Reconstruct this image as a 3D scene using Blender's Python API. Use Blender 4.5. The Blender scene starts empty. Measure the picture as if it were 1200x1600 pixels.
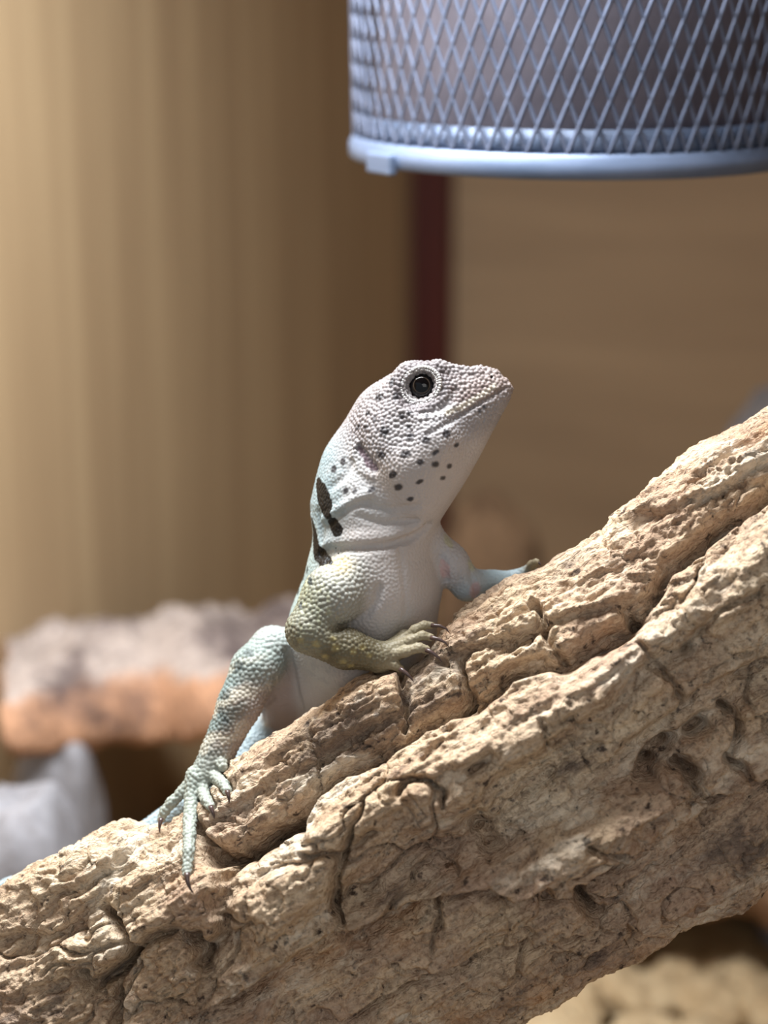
import bpy, math, random
import numpy as np
from mathutils import Matrix, Vector
from mathutils.bvhtree import BVHTree
from mathutils.kdtree import KDTree

random.seed(7)
SC = bpy.context.scene
COL = SC.collection

# ------------------------------------------------------------------ camera
FPX = 3000.0                      # focal length in pixels of the 1200 x 1600 frame
D0 = 0.36                         # distance of the lizard (m)
PX = D0 / FPX                     # metres per pixel at the lizard
PITCH = math.radians(16.0)
CAM = np.array([0.0, 0.0, 0.31])
RIGHT = np.array([1.0, 0.0, 0.0])
FWD = np.array([0.0, math.cos(PITCH), -math.sin(PITCH)])
UP = np.array([0.0, math.sin(PITCH), math.cos(PITCH)])
cam_d = bpy.data.cameras.new('camera')
cam_o = bpy.data.objects.new('camera', cam_d)
COL.objects.link(cam_o)
cam_o.location = CAM
cam_o.rotation_euler = (math.pi / 2 - PITCH, 0, 0)
cam_d.sensor_fit = 'VERTICAL'
cam_d.sensor_height = 24.0
cam_d.lens = 24.0 * FPX / 1600.0
cam_d.clip_start = 0.005
cam_d.dof.use_dof = True
cam_d.dof.focus_distance = 0.351
cam_d.dof.aperture_fstop = 6.0
SC.camera = cam_o

# ------------------------------------------------------------------ world, lamps, exposure
world = bpy.data.worlds.new('room_light')
SC.world = world
world.use_nodes = True
world.node_tree.nodes['Background'].inputs[0].default_value = (0.86, 0.93, 1.0, 1)
world.node_tree.nodes['Background'].inputs[1].default_value = 0.5


def area(name, loc, target, sx, sy, power, color):
    d = bpy.data.lights.new(name, 'AREA')
    d.shape = 'RECTANGLE'
    d.size, d.size_y, d.energy, d.color = sx, sy, power, color
    o = bpy.data.objects.new(name, d)
    COL.objects.link(o)
    o.location = loc
    o.rotation_euler = (Vector(target) - Vector(loc)).to_track_quat('-Z', 'Y').to_euler()
    return o


area('ceiling_lamp_offscreen', (-0.05, 0.385, 0.43), (-0.05, 0.40, 0.10), 0.18, 0.09, 3.2, (0.95, 0.98, 1.0))
area('room_window_offscreen', (0.60, -1.70, 1.35), (0.05, 0.45, 0.18), 1.0, 1.0, 8.5, (1.0, 0.96, 0.92))
SC.view_settings.view_transform = 'Standard'
SC.view_settings.look = 'None'
SC.view_settings.exposure = 0.0
SC.view_settings.gamma = 1.0
SC.view_settings.use_curve_mapping = False


# ------------------------------------------------------------------ helpers
def srgb(r, g, b):
    f = lambda c: (c / 255 / 12.92) if c / 255 <= 0.04045 else ((c / 255 + 0.055) / 1.055) ** 2.4
    return np.array([f(r), f(g), f(b)])


def P(px, py, d=0.0):
    """pixel + depth offset (pixel units) -> camera space in pixel units (x right, y up, z depth offset)"""
    s = (FPX + d) / FPX
    return np.array([(px - 600) * s, (800 - py) * s, d], float)


def to_world(q):
    q = np.asarray(q, float)
    return CAM + (q[..., 0:1] * RIGHT + q[..., 1:2] * UP + (q[..., 2:3] + FPX) * FWD) * PX


def proj(q):
    s = FPX / (FPX + q[..., 2])
    return 600 + q[..., 0] * s, 800 - q[..., 1] * s


def WD(px, py, depth):
    """pixel at a distance in metres along the axis -> world"""
    return CAM + RIGHT * (px - 600) / FPX * depth + UP * (800 - py) / FPX * depth + FWD * depth


def mesh_np(name, v, f, smooth=True):
    me = bpy.data.meshes.new(name)
    v = np.asarray(v, np.float32)
    f = np.asarray(f, np.int32)
    n = f.shape[1]
    me.vertices.add(len(v))
    me.vertices.foreach_set('co', v.ravel())
    me.loops.add(f.size)
    me.loops.foreach_set('vertex_index', f.ravel())
    me.polygons.add(len(f))
    me.polygons.foreach_set('loop_start', np.arange(0, f.size, n, dtype=np.int32))
    me.polygons.foreach_set('use_smooth', np.full(len(f), smooth, bool))
    me.update(calc_edges=True)
    me.validate()
    return me


def add_obj(name, me, mat=None, parent=None, loc=None):
    o = bpy.data.objects.new(name, me)
    COL.objects.link(o)
    if mat is not None:
        me.materials.append(mat)
    if parent is not None:
        o.parent = parent
    if loc is not None:
        o.location = loc
    return o


def tag(o, label=None, cat=None, group=None, kind=None):
    if label: o['label'] = label
    if cat: o['category'] = cat
    if group: o['group'] = group
    if kind: o['kind'] = kind
    return o


def float_attr(me, name, a):
    at = me.attributes.new(name, 'FLOAT', 'POINT')
    at.data.foreach_set('value', np.asarray(a, np.float32))


def color_attr(me, name, c):
    at = me.attributes.new(name, 'FLOAT_COLOR', 'POINT')
    c4 = np.ones((len(c), 4), np.float32)
    c4[:, :3] = c
    at.data.foreach_set('color', c4.ravel())


def _hash(i, j, k, seed):
    h = (i * 374761393 + j * 668265263 + k * 2147483647 + seed * 1274126177) & 0xFFFFFFFF
    h = ((h ^ (h >> 13)) * 1274126177) & 0xFFFFFFFF
    h = ((h ^ (h >> 16)) * 2246822519) & 0xFFFFFFFF
    return (h ^ (h >> 15)) & 0xFFFFFFFF


def noise3(p, seed=0):
    """value noise with smooth interpolation, about -1..1"""
    p = np.asarray(p, float)
    i = np.floor(p).astype(np.int64)
    f = p - i
    f = f * f * f * (f * (f * 6 - 15) + 10)
    r = 0
    for dx in (0, 1):
        wx = f[:, 0] if dx else 1 - f[:, 0]
        for dy in (0, 1):
            wy = f[:, 1] if dy else 1 - f[:, 1]
            for dz in (0, 1):
                wz = f[:, 2] if dz else 1 - f[:, 2]
                h = _hash(i[:, 0] + dx, i[:, 1] + dy, i[:, 2] + dz, seed) / 4294967295.0
                r = r + wx * wy * wz * h
    return r * 2 - 1


def fbm(p, oct=4, seed=0, gain=0.5):
    r, a = 0, 1.0
    p = np.asarray(p, float)
    for o in range(oct):
        r = r + a * noise3(p * 2.0 ** o + 17.3 * o, seed + o)
        a *= gain
    return r


def worley(p, seed=0, jitter=0.9):
    """F1, F2 and the id of the nearest cell"""
    p = np.asarray(p, float)
    i = np.floor(p).astype(np.int64)
    f1 = np.full(len(p), 9.0)
    f2 = np.full(len(p), 9.0)
    cid = np.zeros(len(p))
    for dx in (-1, 0, 1):
        for dy in (-1, 0, 1):
            for dz in (-1, 0, 1):
                a, b, c = i[:, 0] + dx, i[:, 1] + dy, i[:, 2] + dz
                q = np.stack([a + 0.5 + jitter * (_hash(a, b, c, seed) / 4294967295.0 - 0.5),
                              b + 0.5 + jitter * (_hash(a, b, c, seed + 1) / 4294967295.0 - 0.5),
                              c + 0.5 + jitter * (_hash(a, b, c, seed + 2) / 4294967295.0 - 0.5)], 1)
                d = np.sqrt(((q - p) ** 2).sum(1))
                near = d < f1
                f2 = np.where(near, f1, np.minimum(f2, d))
                cid = np.where(near, _hash(a, b, c, seed + 3) / 4294967295.0, cid)
                f1 = np.where(near, d, f1)
    return f1, f2, cid


def sstep(a, b, x):
    t = np.clip((x - a) / (b - a), 0, 1)
    return t * t * (3 - 2 * t)


def poly_dist(x, y, pts):
    """distance to a polyline in the plane, sign > 0 on the side below/right of its direction of travel"""
    best = np.full(x.shape, 1e9)
    sgn = np.zeros(x.shape)
    for (x0, y0), (x1, y1) in zip(pts[:-1], pts[1:]):
        ex, ey = x1 - x0, y1 - y0
        L = ex * ex + ey * ey
        t = np.clip(((x - x0) * ex + (y - y0) * ey) / L, 0, 1)
        dx, dy = x - x0 - t * ex, y - y0 - t * ey
        d = np.sqrt(dx * dx + dy * dy)
        s = np.sign(ex * (y - y0) - ey * (x - x0))
        m = d < best
        best = np.where(m, d, best)
        sgn = np.where(m, s, sgn)
    return best, sgn


def tube_mesh(name, pts, radii, seg=10, flat=1.0):
    pts = [Vector(p) for p in pts]
    vs, fs = [], []
    n = len(pts)
    ref = None
    for i, p in enumerate(pts):
        t = (pts[min(i + 1, n - 1)] - pts[max(i - 1, 0)]).normalized()
        if ref is None:
            ref = Vector((0, 0, 1)) if abs(t.z) < 0.9 else Vector((1, 0, 0))
        a = (ref - t * ref.dot(t)).normalized()
        b = t.cross(a)
        ref = a
        for k in range(seg):
            th = 2 * math.pi * k / seg
            vs.append(p + (a * math.cos(th) * flat + b * math.sin(th)) * radii[i])
    for i in range(n - 1):
        for k in range(seg):
            k2 = (k + 1) % seg
            fs.append((i * seg + k, i * seg + k2, (i + 1) * seg + k2, (i + 1) * seg + k))
    c0, c1 = len(vs), len(vs) + 1
    vs += [pts[0], pts[-1]]
    for k in range(seg):
        k2 = (k + 1) % seg
        fs.append((c0, k2, k))
        fs.append((c1, (n - 1) * seg + k, (n - 1) * seg + k2))
    me = bpy.data.meshes.new(name)
    me.from_pydata([tuple(v) for v in vs], [], fs)
    me.polygons.foreach_set('use_smooth', [True] * len(fs))
    return me


class NT:
    """small node tree builder"""

    def __init__(self, name):
        self.m = bpy.data.materials.new(name)
        self.m.use_nodes = True
        self.t = self.m.node_tree
        self.b = self.t.nodes['Principled BSDF']
        self.tc = self.t.nodes.new('ShaderNodeTexCoord')

    def n(self, kind, **kw):
        nd = self.t.nodes.new('ShaderNode' + kind)
        for k, v in kw.items():
            if k.startswith('i_'):
                nd.inputs[k[2:].replace('_', ' ')].default_value = v
            else:
                setattr(nd, k, v)
        return nd

    def l(self, a, b):
        self.t.links.new(a, b)

    def mapping(self, scale, src=None, rot=(0, 0, 0), loc=(0, 0, 0)):
        mp = self.n('Mapping')
        mp.inputs['Scale'].default_value = scale
        mp.inputs['Rotation'].default_value = rot
        mp.inputs['Location'].default_value = loc
        self.l(src or self.tc.outputs['Object'], mp.inputs['Vector'])
        return mp.outputs[0]

    def noise(self, vec, scale, detail=6, rough=0.6, dist=0.0):
        nd = self.n('TexNoise')
        nd.inputs['Scale'].default_value = scale
        nd.inputs['Detail'].default_value = detail
        nd.inputs['Roughness'].default_value = rough
        nd.inputs['Distortion'].default_value = dist
        self.l(vec, nd.inputs['Vector'])
        return nd.outputs['Fac']

    def voronoi(self, vec, scale, feature='F1', rnd=1.0):
        nd = self.n('TexVoronoi', feature=feature)
        nd.inputs['Scale'].default_value = scale
        nd.inputs['Randomness'].default_value = rnd
        self.l(vec, nd.inputs['Vector'])
        return nd

    def ramp(self, fac, stops):
        r = self.n('ValToRGB')
        cr = r.color_ramp
        while len(cr.elements) < len(stops):
            cr.elements.new(0.5)
        for e, (p, c) in zip(cr.elements, stops):
            e.position = p
            e.color = (*c, 1) if not np.isscalar(c) else (c, c, c, 1)
        self.l(fac, r.inputs[0])
        return r.outputs[0]

    def mix(self, fac, a, b, mode='MIX'):
        mx = self.n('Mix', data_type='RGBA', blend_type=mode)
        for val, idx in ((fac, 0), (a, 6), (b, 7)):
            if hasattr(val, 'is_linked'):
                self.l(val, mx.inputs[idx])
            elif idx == 0:
                mx.inputs[0].default_value = val
            else:
                mx.inputs[idx].default_value = (*val, 1)
        return mx.outputs[2]

    def math(self, op, a, b=0.0, c=None):
        m = self.n('Math', operation=op)
        for i, val in enumerate((a, b) if c is None else (a, b, c)):
            if hasattr(val, 'is_linked'):
                self.l(val, m.inputs[i])
            else:
                m.inputs[i].default_value = val
        return m.outputs[0]

    def bump(self, height, dist, strength=1.0, normal=None):
        bp = self.n('Bump')
        bp.inputs['Strength'].default_value = strength
        bp.inputs['Distance'].default_value = dist
        self.l(height, bp.inputs['Height'])
        if normal is not None:
            self.l(normal, bp.inputs['Normal'])
        return bp.outputs[0]

    def attr(self, name):
        a = self.n('Attribute')
        a.attribute_name = name
        return a

    def out(self, color=None, rough=0.7, normal=None, metal=0.0, spec=0.4, sss=None):
        if color is not None:
            if hasattr(color, 'is_linked'):
                self.l(color, self.b.inputs['Base Color'])
            else:
                self.b.inputs['Base Color'].default_value = (*color, 1)
        if hasattr(rough, 'is_linked'):
            self.l(rough, self.b.inputs['Roughness'])
        else:
            self.b.inputs['Roughness'].default_value = rough
        if normal is not None:
            self.l(normal, self.b.inputs['Normal'])
        self.b.inputs['Metallic'].default_value = metal
        self.b.inputs['Specular IOR Level'].default_value = spec
        if sss:
            self.b.inputs['Subsurface Weight'].default_value = sss[0]
            self.b.inputs['Subsurface Radius'].default_value = sss[1]
            self.b.inputs['Subsurface Scale'].default_value = sss[2]
        return self.m


# ------------------------------------------------------------------ materials of the setting
def wood_mat(name, c_lo, c_hi, grain_scale):
    t = NT(name)
    v = t.mapping(grain_scale)
    g = t.noise(v, 1.0, 5, 0.55, 0.4)
    big = t.noise(t.mapping((5, 5, 5)), 1.0, 3, 0.5)
    c = t.ramp(g, [(0.3, c_lo), (0.7, c_hi)])
    c = t.mix(t.ramp(big, [(0.35, 0.0), (0.75, 0.35)]), c, np.array(c_lo) * 0.85)
    return t.out(c, 0.55, t.bump(g, 0.0004, 0.5), spec=0.35)


M_WALL_L = wood_mat('oak_panel_upright_grain', srgb(168, 142, 110), srgb(196, 170, 134), (70, 70, 2.5))
M_WALL_B = wood_mat('oak_panel_level_grain', srgb(160, 134, 106), srgb(182, 154, 122), (5, 5, 55))
M_TRIM = wood_mat('dark_red_brown_batten', srgb(66, 28, 24), srgb(92, 40, 32), (60, 60, 4))


def box_between(name, p0, p1, z0, z1, thick, mat, side=1):
    """an upright slab standing on the line p0-p1"""
    p0, p1 = np.array(p0, float), np.array(p1, float)
    d = p1 - p0
    L = np.linalg.norm(d)
    ang = math.atan2(d[1], d[0])
    vs = [(x, y, z) for z in (0, z1 - z0) for x, y in ((0, 0), (L, 0), (L, thick * side), (0, thick * side))]
    fs = [(0, 3, 2, 1), (4, 5, 6, 7), (0, 1, 5, 4), (1, 2, 6, 5), (2, 3, 7, 6), (3, 0, 4, 7)]
    me = bpy.data.meshes.new(name)
    me.from_pydata(vs, [], fs)
    o = add_obj(name, me, mat)
    o.location = (p0[0], p0[1], z0)
    o.rotation_euler = (0, 0, ang)
    return o


CORNER = np.array([0.016, 0.93])
DL = np.array([-0.366, -0.93])
DL /= np.linalg.norm(DL)
DB = np.array([0.93, -0.366])
DB /= np.linalg.norm(DB)
CEIL = 0.44
wl = box_between('wall_left', CORNER, CORNER + DL * 0.95, -0.03, CEIL, 0.012, M_WALL_L, -1)
tag(wl, 'pale wooden side wall with upright grain', kind='structure')
wb = box_between('wall_back', CORNER, CORNER + DB * 0.62, -0.03, CEIL, 0.012, M_WALL_B, 1)
tag(wb, 'brown wooden back wall with level grain', kind='structure')
wr = box_between('wall_right', CORNER + DB * 0.62, CORNER + DB * 0.62 + DL * 0.8, -0.03, CEIL, 0.012, M_WALL_L, 1)
tag(wr, 'pale wooden side wall opposite the corner', kind='structure')
tr = box_between('trim_1', CORNER + DB * 0.001 + DL * 0.0, CORNER + DB * 0.0190, 0, CEIL, 0.010, M_TRIM, -1)
tag(tr, 'dark red-brown batten in the wall corner', kind='structure')
me = bpy.data.meshes.new('ceiling')
cc = [CORNER - DB * 0.0, CORNER + DB * 0.62, CORNER + DB * 0.62 + DL * 0.75, CORNER + DL * 0.75]
me.from_pydata([(c[0], c[1], CEIL) for c in cc] + [(c[0], c[1], CEIL + 0.012) for c in cc], [],
               [(0, 1, 2, 3), (7, 6, 5, 4), (0, 4, 5, 1), (1, 5, 6, 2), (2, 6, 7, 3), (3, 7, 4, 0)])
tag(add_obj('ceiling', me, M_WALL_B), 'wooden ceiling panel of the enclosure', kind='structure')

# sandy floor: uneven ground inside the walls
t = NT('sandy_ground')
v = t.mapping((1, 1, 1))
n1 = t.noise(v, 60, 6, 0.65)
n2 = t.noise(v, 900, 3, 0.7)
c = t.ramp(n1, [(0.3, srgb(150, 122, 88)), (0.7, srgb(214, 188, 146))])
c = t.mix(t.ramp(n2, [(0.35, 0.0), (0.65, 0.5)]), c, srgb(120, 96, 72))
M_SAND = t.out(c, 0.95, t.bump(n2, 0.0015, 0.8), spec=0.1)
gx, gy = np.meshgrid(np.linspace(0, 1, 150), np.linspace(0, 1, 170), indexing='ij')
xy = CORNER + gx[..., None] * DB * 0.62 + gy[..., None] * DL * 0.9
xy = xy.reshape(-1, 2)
z = 0.006 * fbm(np.c_[xy * 14, np.zeros(len(xy))], 4, 5) + 0.001 * fbm(np.c_[xy * 120, np.zeros(len(xy))], 2, 9)
idx = np.arange(150 * 170).reshape(150, 170)
q = np.stack([idx[:-1, :-1], idx[:-1, 1:], idx[1:, 1:], idx[1:, :-1]], -1).reshape(-1, 4)
fl = add_obj('floor', mesh_np('floor', np.c_[xy, z], q), M_SAND)
tag(fl, 'sandy ground covering the enclosure floor', kind='structure')

# ------------------------------------------------------------------ cork branch
CU, SU = math.cos(math.radians(31.0)), math.sin(math.radians(31.0))
VC = 1490.0


def uv_of(x, y):
    return x * CU - y * SU, x * SU + y * CU


def xy_of(u, v):
    return u * CU + v * SU, -u * SU + v * CU


def tab(pts, px=True):
    a = [uv_of(x, y) for x, y in pts] if px else pts
    a = sorted(a)
    return np.array([p[0] for p in a]), np.array([p[1] for p in a])


TOP_PX = [(-300, 1520), (-120, 1440), (0, 1388), (60, 1352), (130, 1318), (195, 1288), (235, 1298), (262, 1290), (300, 1262), (345, 1216),
          (372, 1190), (430, 1152), (500, 1107), (560, 1062), (600, 1052), (640, 1052), (668, 1020), (690, 985), (712, 958), (790, 906), (850, 884), (880, 862), (920, 838),
          (965, 795), (1000, 762), (1080, 702), (1140, 672), (1200, 636), (1400, 520), (1800, 280)]
TU, TV = tab(TOP_PX)
BOT_PX = [(-200, 2210), (300, 1910), (700, 1672), (830, 1600), (905, 1562), (925, 1540), (1000, 1512), (1060, 1470), (1110, 1436), (1160, 1418), (1200, 1386), (1400, 1270), (1900, 970)]
BU, BV = tab(BOT_PX)
GROOVE_PX = [(150, 1420), (250, 1370), (345, 1336), (415, 1312), (480, 1262), (520, 1215), (620, 1160), (660, 1136), (740, 1108), (800, 1060), (880, 1040), (950, 1005),
             (985, 985), (1010, 955), (1030, 925), (1048, 890), (1100, 850), (1200, 772), (1400, 640)]
GU, GV = tab(GROOVE_PX)
RIDGE_PX = [(150, 1560), (330, 1500), (440, 1400), (540, 1300), (600, 1262), (700, 1225), (780, 1175), (860, 1110), (950, 1060), (1040, 985), (1120, 930), (1200, 880), (1400, 760)]
RU, RV = tab(RIDGE_PX)


def log_depth(u):
    return -30 + 0.15 * 120 * np.log1p(np.exp(-(u + 150) / 120.0))


def log_points(u, th):
    ct, st = np.cos(th), np.sin(th)
    vt, vb = np.interp(u, TU, TV), np.interp(u, BU, BV)
    v = np.where(ct > 0, VC - (VC - vt) * np.sign(ct) * np.abs(ct) ** 0.92, VC + (vb - VC) * np.abs(ct) ** 0.92)
    end = sstep(1.0, 0.0, (u + 1560) / 60.0) + sstep(1.0, 0.0, (1330 - u) / 60.0)
    v = VC + (v - VC) * (1 - 0.25 * end)
    x, y = xy_of(u, v)
    dc = log_depth(u)
    s = (FPX + dc) / FPX
    rd = np.where(st > 0, 150.0, 60.0) * (1 - 0.25 * end)
    return np.stack([(x - 600) * s, (800 - y) * s, dc - rd * np.sign(st) * np.abs(st) ** 0.9], -1)


uu = np.concatenate([np.arange(-1560, -800, 14), np.arange(-800, 800, 2.3), np.arange(800, 1330, 14)])
tt = np.concatenate([np.linspace(-0.25, math.pi + 0.15, 400)[:-1], np.linspace(math.pi + 0.15, 2 * math.pi - 0.25, 60)[:-1]])
nu, nt = len(uu), len(tt)
U, T = np.meshgrid(uu, tt, indexing='ij')
B3 = log_points(U, T)
du = np.roll(B3, -1, 0) - np.roll(B3, 1, 0)
du[0], du[-1] = du[1], du[-2]
dt = np.roll(B3, -1, 1) - np.roll(B3, 1, 1)
# smooth the normal along the branch so that displacement stays stable
N3 = np.cross(dt, du)
N3 /= np.linalg.norm(N3, axis=-1, keepdims=True) + 1e-9
ctr = B3.mean(1, keepdims=True)
if ((B3 - ctr) * N3).sum(-1).mean() < 0:
    N3 = -N3
pxx, pyy = proj(B3)
x, y = pxx.ravel(), pyy.ravel()
u_, v_ = uv_of(x, y)
p3 = B3.reshape(-1, 3)
lu = p3[:, 0] * CU + p3[:, 1] * SU
lv = p3[:, 0] * SU - p3[:, 1] * CU
ld = p3[:, 2]
L3 = np.c_[lu, lv, ld]
front = (np.sin(T) > -0.25).ravel().astype(float)

# broad relief: upper slab, groove, lower ridge, recessed flank
warp = 10 * fbm(L3 / np.array([60, 45, 60.]), 3, 31)
t_g = v_ - np.interp(u_, GU, GV) + 0.6 * warp
w_r = np.maximum(np.interp(u_, RU, RV) - np.interp(u_, GU, GV), 40)
gl = sstep(-470, -380, u_)
H = np.zeros(len(x))
slab = np.where(t_g < 0, 1.0, 0.0)
H += gl * front * np.where(t_g < 0, -4 - 34 * sstep(-34, -2, t_g), -38 + 40 * sstep(0, 16, t_g) + 26 * sstep(8, 1.0, np.zeros_like(t_g)) * 0)
tr_ = np.clip(t_g / w_r, 0, 5)
H += gl * front * np.where(t_g >= 0, 34 * sstep(0.0, 0.95, tr_) - 44 * sstep(1.0, 2.1, tr_), 0)
# traced features: (kind, width, height, points)
FEAT = [
    ('c', 6, 20, [(838, 940), (846, 965), (852, 990), (860, 1018), (880, 1036)]),
    ('c', 7, 24, [(714, 1030), (722, 1052), (727, 1078), (724, 1100)]),
    ('c', 9, 22, [(976, 944), (988, 962), (1000, 972)]),
    ('p', 14, 46, [(1085, 1146), (1105, 1134)]),
    ('c', 13, 34, [(1012, 1215), (1020, 1190), (1036, 1168)]),
    ('c', 11, 34, [(1036, 1196), (1066, 1200), (1084, 1215), (1094, 1245)]),
    ('c', 5, 18, [(846, 1130), (850, 1150), (857, 1168)]),
    ('c', 8, 16, [(738, 1205), (758, 1190), (770, 1180)]),
    ('c', 5, 16, [(662, 1194), (674, 1182), (682, 1168)]),
    ('s', 9, 34, [(345, 1566), (380, 1550), (450, 1500), (520, 1462), (600, 1443), (640, 1420), (690, 1405), (750, 1390), (792, 1396), (805, 1406), (855, 1380), (862, 1400), (900, 1396), (940, 1366), (972, 1350)]),
    ('c', 10, 42, [(908, 1388), (916, 1404), (922, 1424), (936, 1438)]),
    ('c', 5, 18, [(914, 1320), (940, 1326), (972, 1333)]),
    ('s', 6, 15, [(560, 1590), (640, 1545), (725, 1516), (800, 1492), (875, 1472), (950, 1466), (1015, 1454), (1080, 1430), (1150, 1390), (1200, 1350)]),
    ('c', 4, 14, [(677, 1416), (681, 1445), (683, 1470), (670, 1500)]),
    ('p', 17, 34, [(742, 1282), (768, 1322)]),
    ('p', 20, -16, [(655, 1245), (660, 1248)]),
    ('c', 5, 16, [(626, 1240), (640, 1222), (668, 1218), (690, 1240), (684, 1262)]),
    ('p', 70, -22, [(870, 1360), (940, 1310)]),
    ('p', 60, -16, [(950, 1130), (1040, 1060)]),
    ('c', 13, 46, [(306, 1290), (318, 1322), (332, 1345), (360, 1346), (388, 1330), (415, 1308), (466, 1294)]),
    ('S', 8, 34, [(352, 1368), (346, 1392), (343, 1415), (341, 1460), (326, 1482), (320, 1506)]),
    ('c', 8, 28, [(198, 1496), (240, 1466), (280, 1452), (308, 1460), (322, 1486), (314, 1505)]),
    ('c', 8, 30, [(165, 1422), (186, 1450), (202, 1472), (200, 1496), (168, 1528), (145, 1540), (118, 1520)]),
    ('c', 6, 18, [(190, 1500), (188, 1540), (184, 1576), (180, 1610)]),
    ('s', 6, 12, [(-40, 1476), (0, 1465), (40, 1454), (76, 1462), (110, 1440), (130, 1420)]),
    ('s', 5, 9, [(50, 1450), (100, 1400), (150, 1376), (185, 1350), (216, 1325)]),
    ('c', 5, 22, [(576, 1256), (566, 1280), (552, 1298), (528, 1352), (520, 1420), (530, 1448)]),
    ('p', 60, -18, [(230, 1395), (310, 1385)]),
    ('p', 55, -20, [(100, 1490), (150, 1470)]),
    ('p', 50, -14, [(240, 1510), (290, 1500)]),
    ('s', 6, 14, [(715, 1016), (780, 1000), (840, 980), (930, 955), (1015, 925)]),
    ('s', 5, 10, [(728, 1070), (790, 1042), (850, 1020)]),
    ('c', 5, 14, [(488, 1152), (486, 1172), (494, 1190), (490, 1222)]),
    ('c', 8, 26, [(628, 1062), (634, 1090), (640, 1112), (626, 1132)]),
    ('s', 6, 14, [(360, 1262), (410, 1226), (470, 1196), (540, 1150), (620, 1108)]),
    ('c', 6, 20, [(480, 1340), (540, 1330), (590, 1300)]),
    ('c', 6, 16, [(1000, 1010), (1040, 1050), (1060, 1100)]),
    ('s', 8, 18, [(960, 1180), (1040, 1120), (1120, 1060), (1200, 1030)]),
    ('c', 7, 20, [(1130, 1100), (1160, 1140), (1150, 1190), (1180, 1230)]),
    ('s', 7, 16, [(980, 1290), (1060, 1262), (1140, 1250), (1220, 1220)]),
    ('c', 5, 14, [(1070, 1010), (1120, 960), (1180, 930)]),
    ('s', 6, 12, [(1000, 800), (1060, 790), (1130, 760), (1210, 710)]),
    ('p', 40, 12, [(560, 1420), (700, 1340)]),
]
brk = np.clip(0.5 + 0.9 * fbm(L3 / 24., 2, 37), 0, 1)
warp2 = 12 * fbm(L3 / 26., 2, 39)
for kind, w, a, pts in FEAT:
    xs, ys = [p[0] for p in pts], [p[1] for p in pts]
    R = 90 + w * 3
    m = np.nonzero((x > min(xs) - R) & (x < max(xs) + R) & (y > min(ys) - R) & (y < max(ys) + R) & (front > 0))[0]
    wx = x[m] + 0.5 * warp[m] + 0.5 * warp2[m]
    wy = y[m] - 0.4 * warp[m]
    d, s = poly_dist(wx, wy, pts)
    if kind in 'cp':
        H[m] -= (1.25 * a * np.exp(-(d / (w * (0.8 + 0.35 * brk[m]))) ** 2) * (0.75 + 0.6 * brk[m]) if kind == 'c' else a * np.exp(-(d / w) ** 2))
    else:
        if kind == 'S':
            s = -s
        sd = d * s                                    # > 0 below the lip
        fade = np.exp(-(np.abs(sd) / 55) ** 1.5)
        H[m] += a * fade * (0.5 - sstep(-w, w * 0.4, sd)) - 0.35 * a * np.exp(-((sd - w * 0.8) / w) ** 2)
# bark strata, blocks and grit
wp = L3 + np.c_[0 * lu, 14 * noise3(L3 / 70., 3), 14 * noise3(L3 / 70., 4)]
lump = fbm(L3 / np.array([120, 75, 75.]), 3, 51)
strata = fbm(wp / np.array([150, 15, 22.]), 3, 11)
terr = noise3(wp / np.array([190, 36, 40.]), 21) * 2.5
terr = np.floor(terr) + sstep(0.25, 0.75, terr - np.floor(terr))
f1, f2, cid = worley(np.c_[wp[:, 0] / 150 + 0.25 * lump, wp[:, 1] / 74 + 0.2 * noise3(L3 / 30., 5), wp[:, 2] / 80], 41)
crk = sstep(-0.15, 0.45, noise3(L3 / 85., 47))
block = (cid - 0.5) * 13 - 17 * crk * np.exp(-((f2 - f1) / 0.05) ** 2)
upper = np.where((t_g < 0) & (gl > 0.5), 0.45, 1.0)
grit = fbm(L3 / np.array([14, 9, 9.]), 3, 61, 0.62)
rid = 1 - np.abs(fbm(wp / np.array([34, 20, 22.]), 3, 71))
pit = np.maximum(0, noise3(L3 / 6.5, 81) - 0.62) * sstep(-0.2, 0.5, noise3(L3 / 60., 82))
H *= 1.25
f1b, f2b, cidb = worley(np.c_[wp[:, 0] / 44 + 0.3 * strata, wp[:, 1] / 20 + 0.3 * lump, wp[:, 2] / 24], 141)
chipm = sstep(-0.1, 0.3, noise3(L3 / 55., 143))
H += chipm * ((cidb - 0.5) * 9 - 4 * np.exp(-((f2b - f1b) / 0.07) ** 2))
nl = noise3(wp / np.array([200, 12, 15.]), 151)
H -= 6 * np.exp(-(nl / 0.07) ** 2) * sstep(-0.1, 0.3, noise3(L3 / 70., 153))
n2_ = noise3(wp / np.array([26, 60, 60.]) + 3, 161)
H -= 8 * np.exp(-(n2_ / 0.05) ** 2) * sstep(0.15, 0.5, noise3(L3 / 65., 163))
H += 5.5 * strata + 7.5 * terr + block * upper + 10 * lump + 3.0 * grit + 7 * (rid - 0.6) - 16 * pit
# keep the silhouettes near the traced outline
edge = np.abs(np.cos(T)).ravel()
H *= 1 - 0.45 * sstep(0.86, 1.0, edge)
LOGV = p3 + N3.reshape(-1, 3) * H[:, None]
idx = np.arange(nu * nt).reshape(nu, nt)
a_, b_ = idx[:-1], idx[1:]
quads = np.stack([a_, np.roll(a_, -1, 1), np.roll(b_, -1, 1), b_], -1).reshape(-1, 4)
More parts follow.
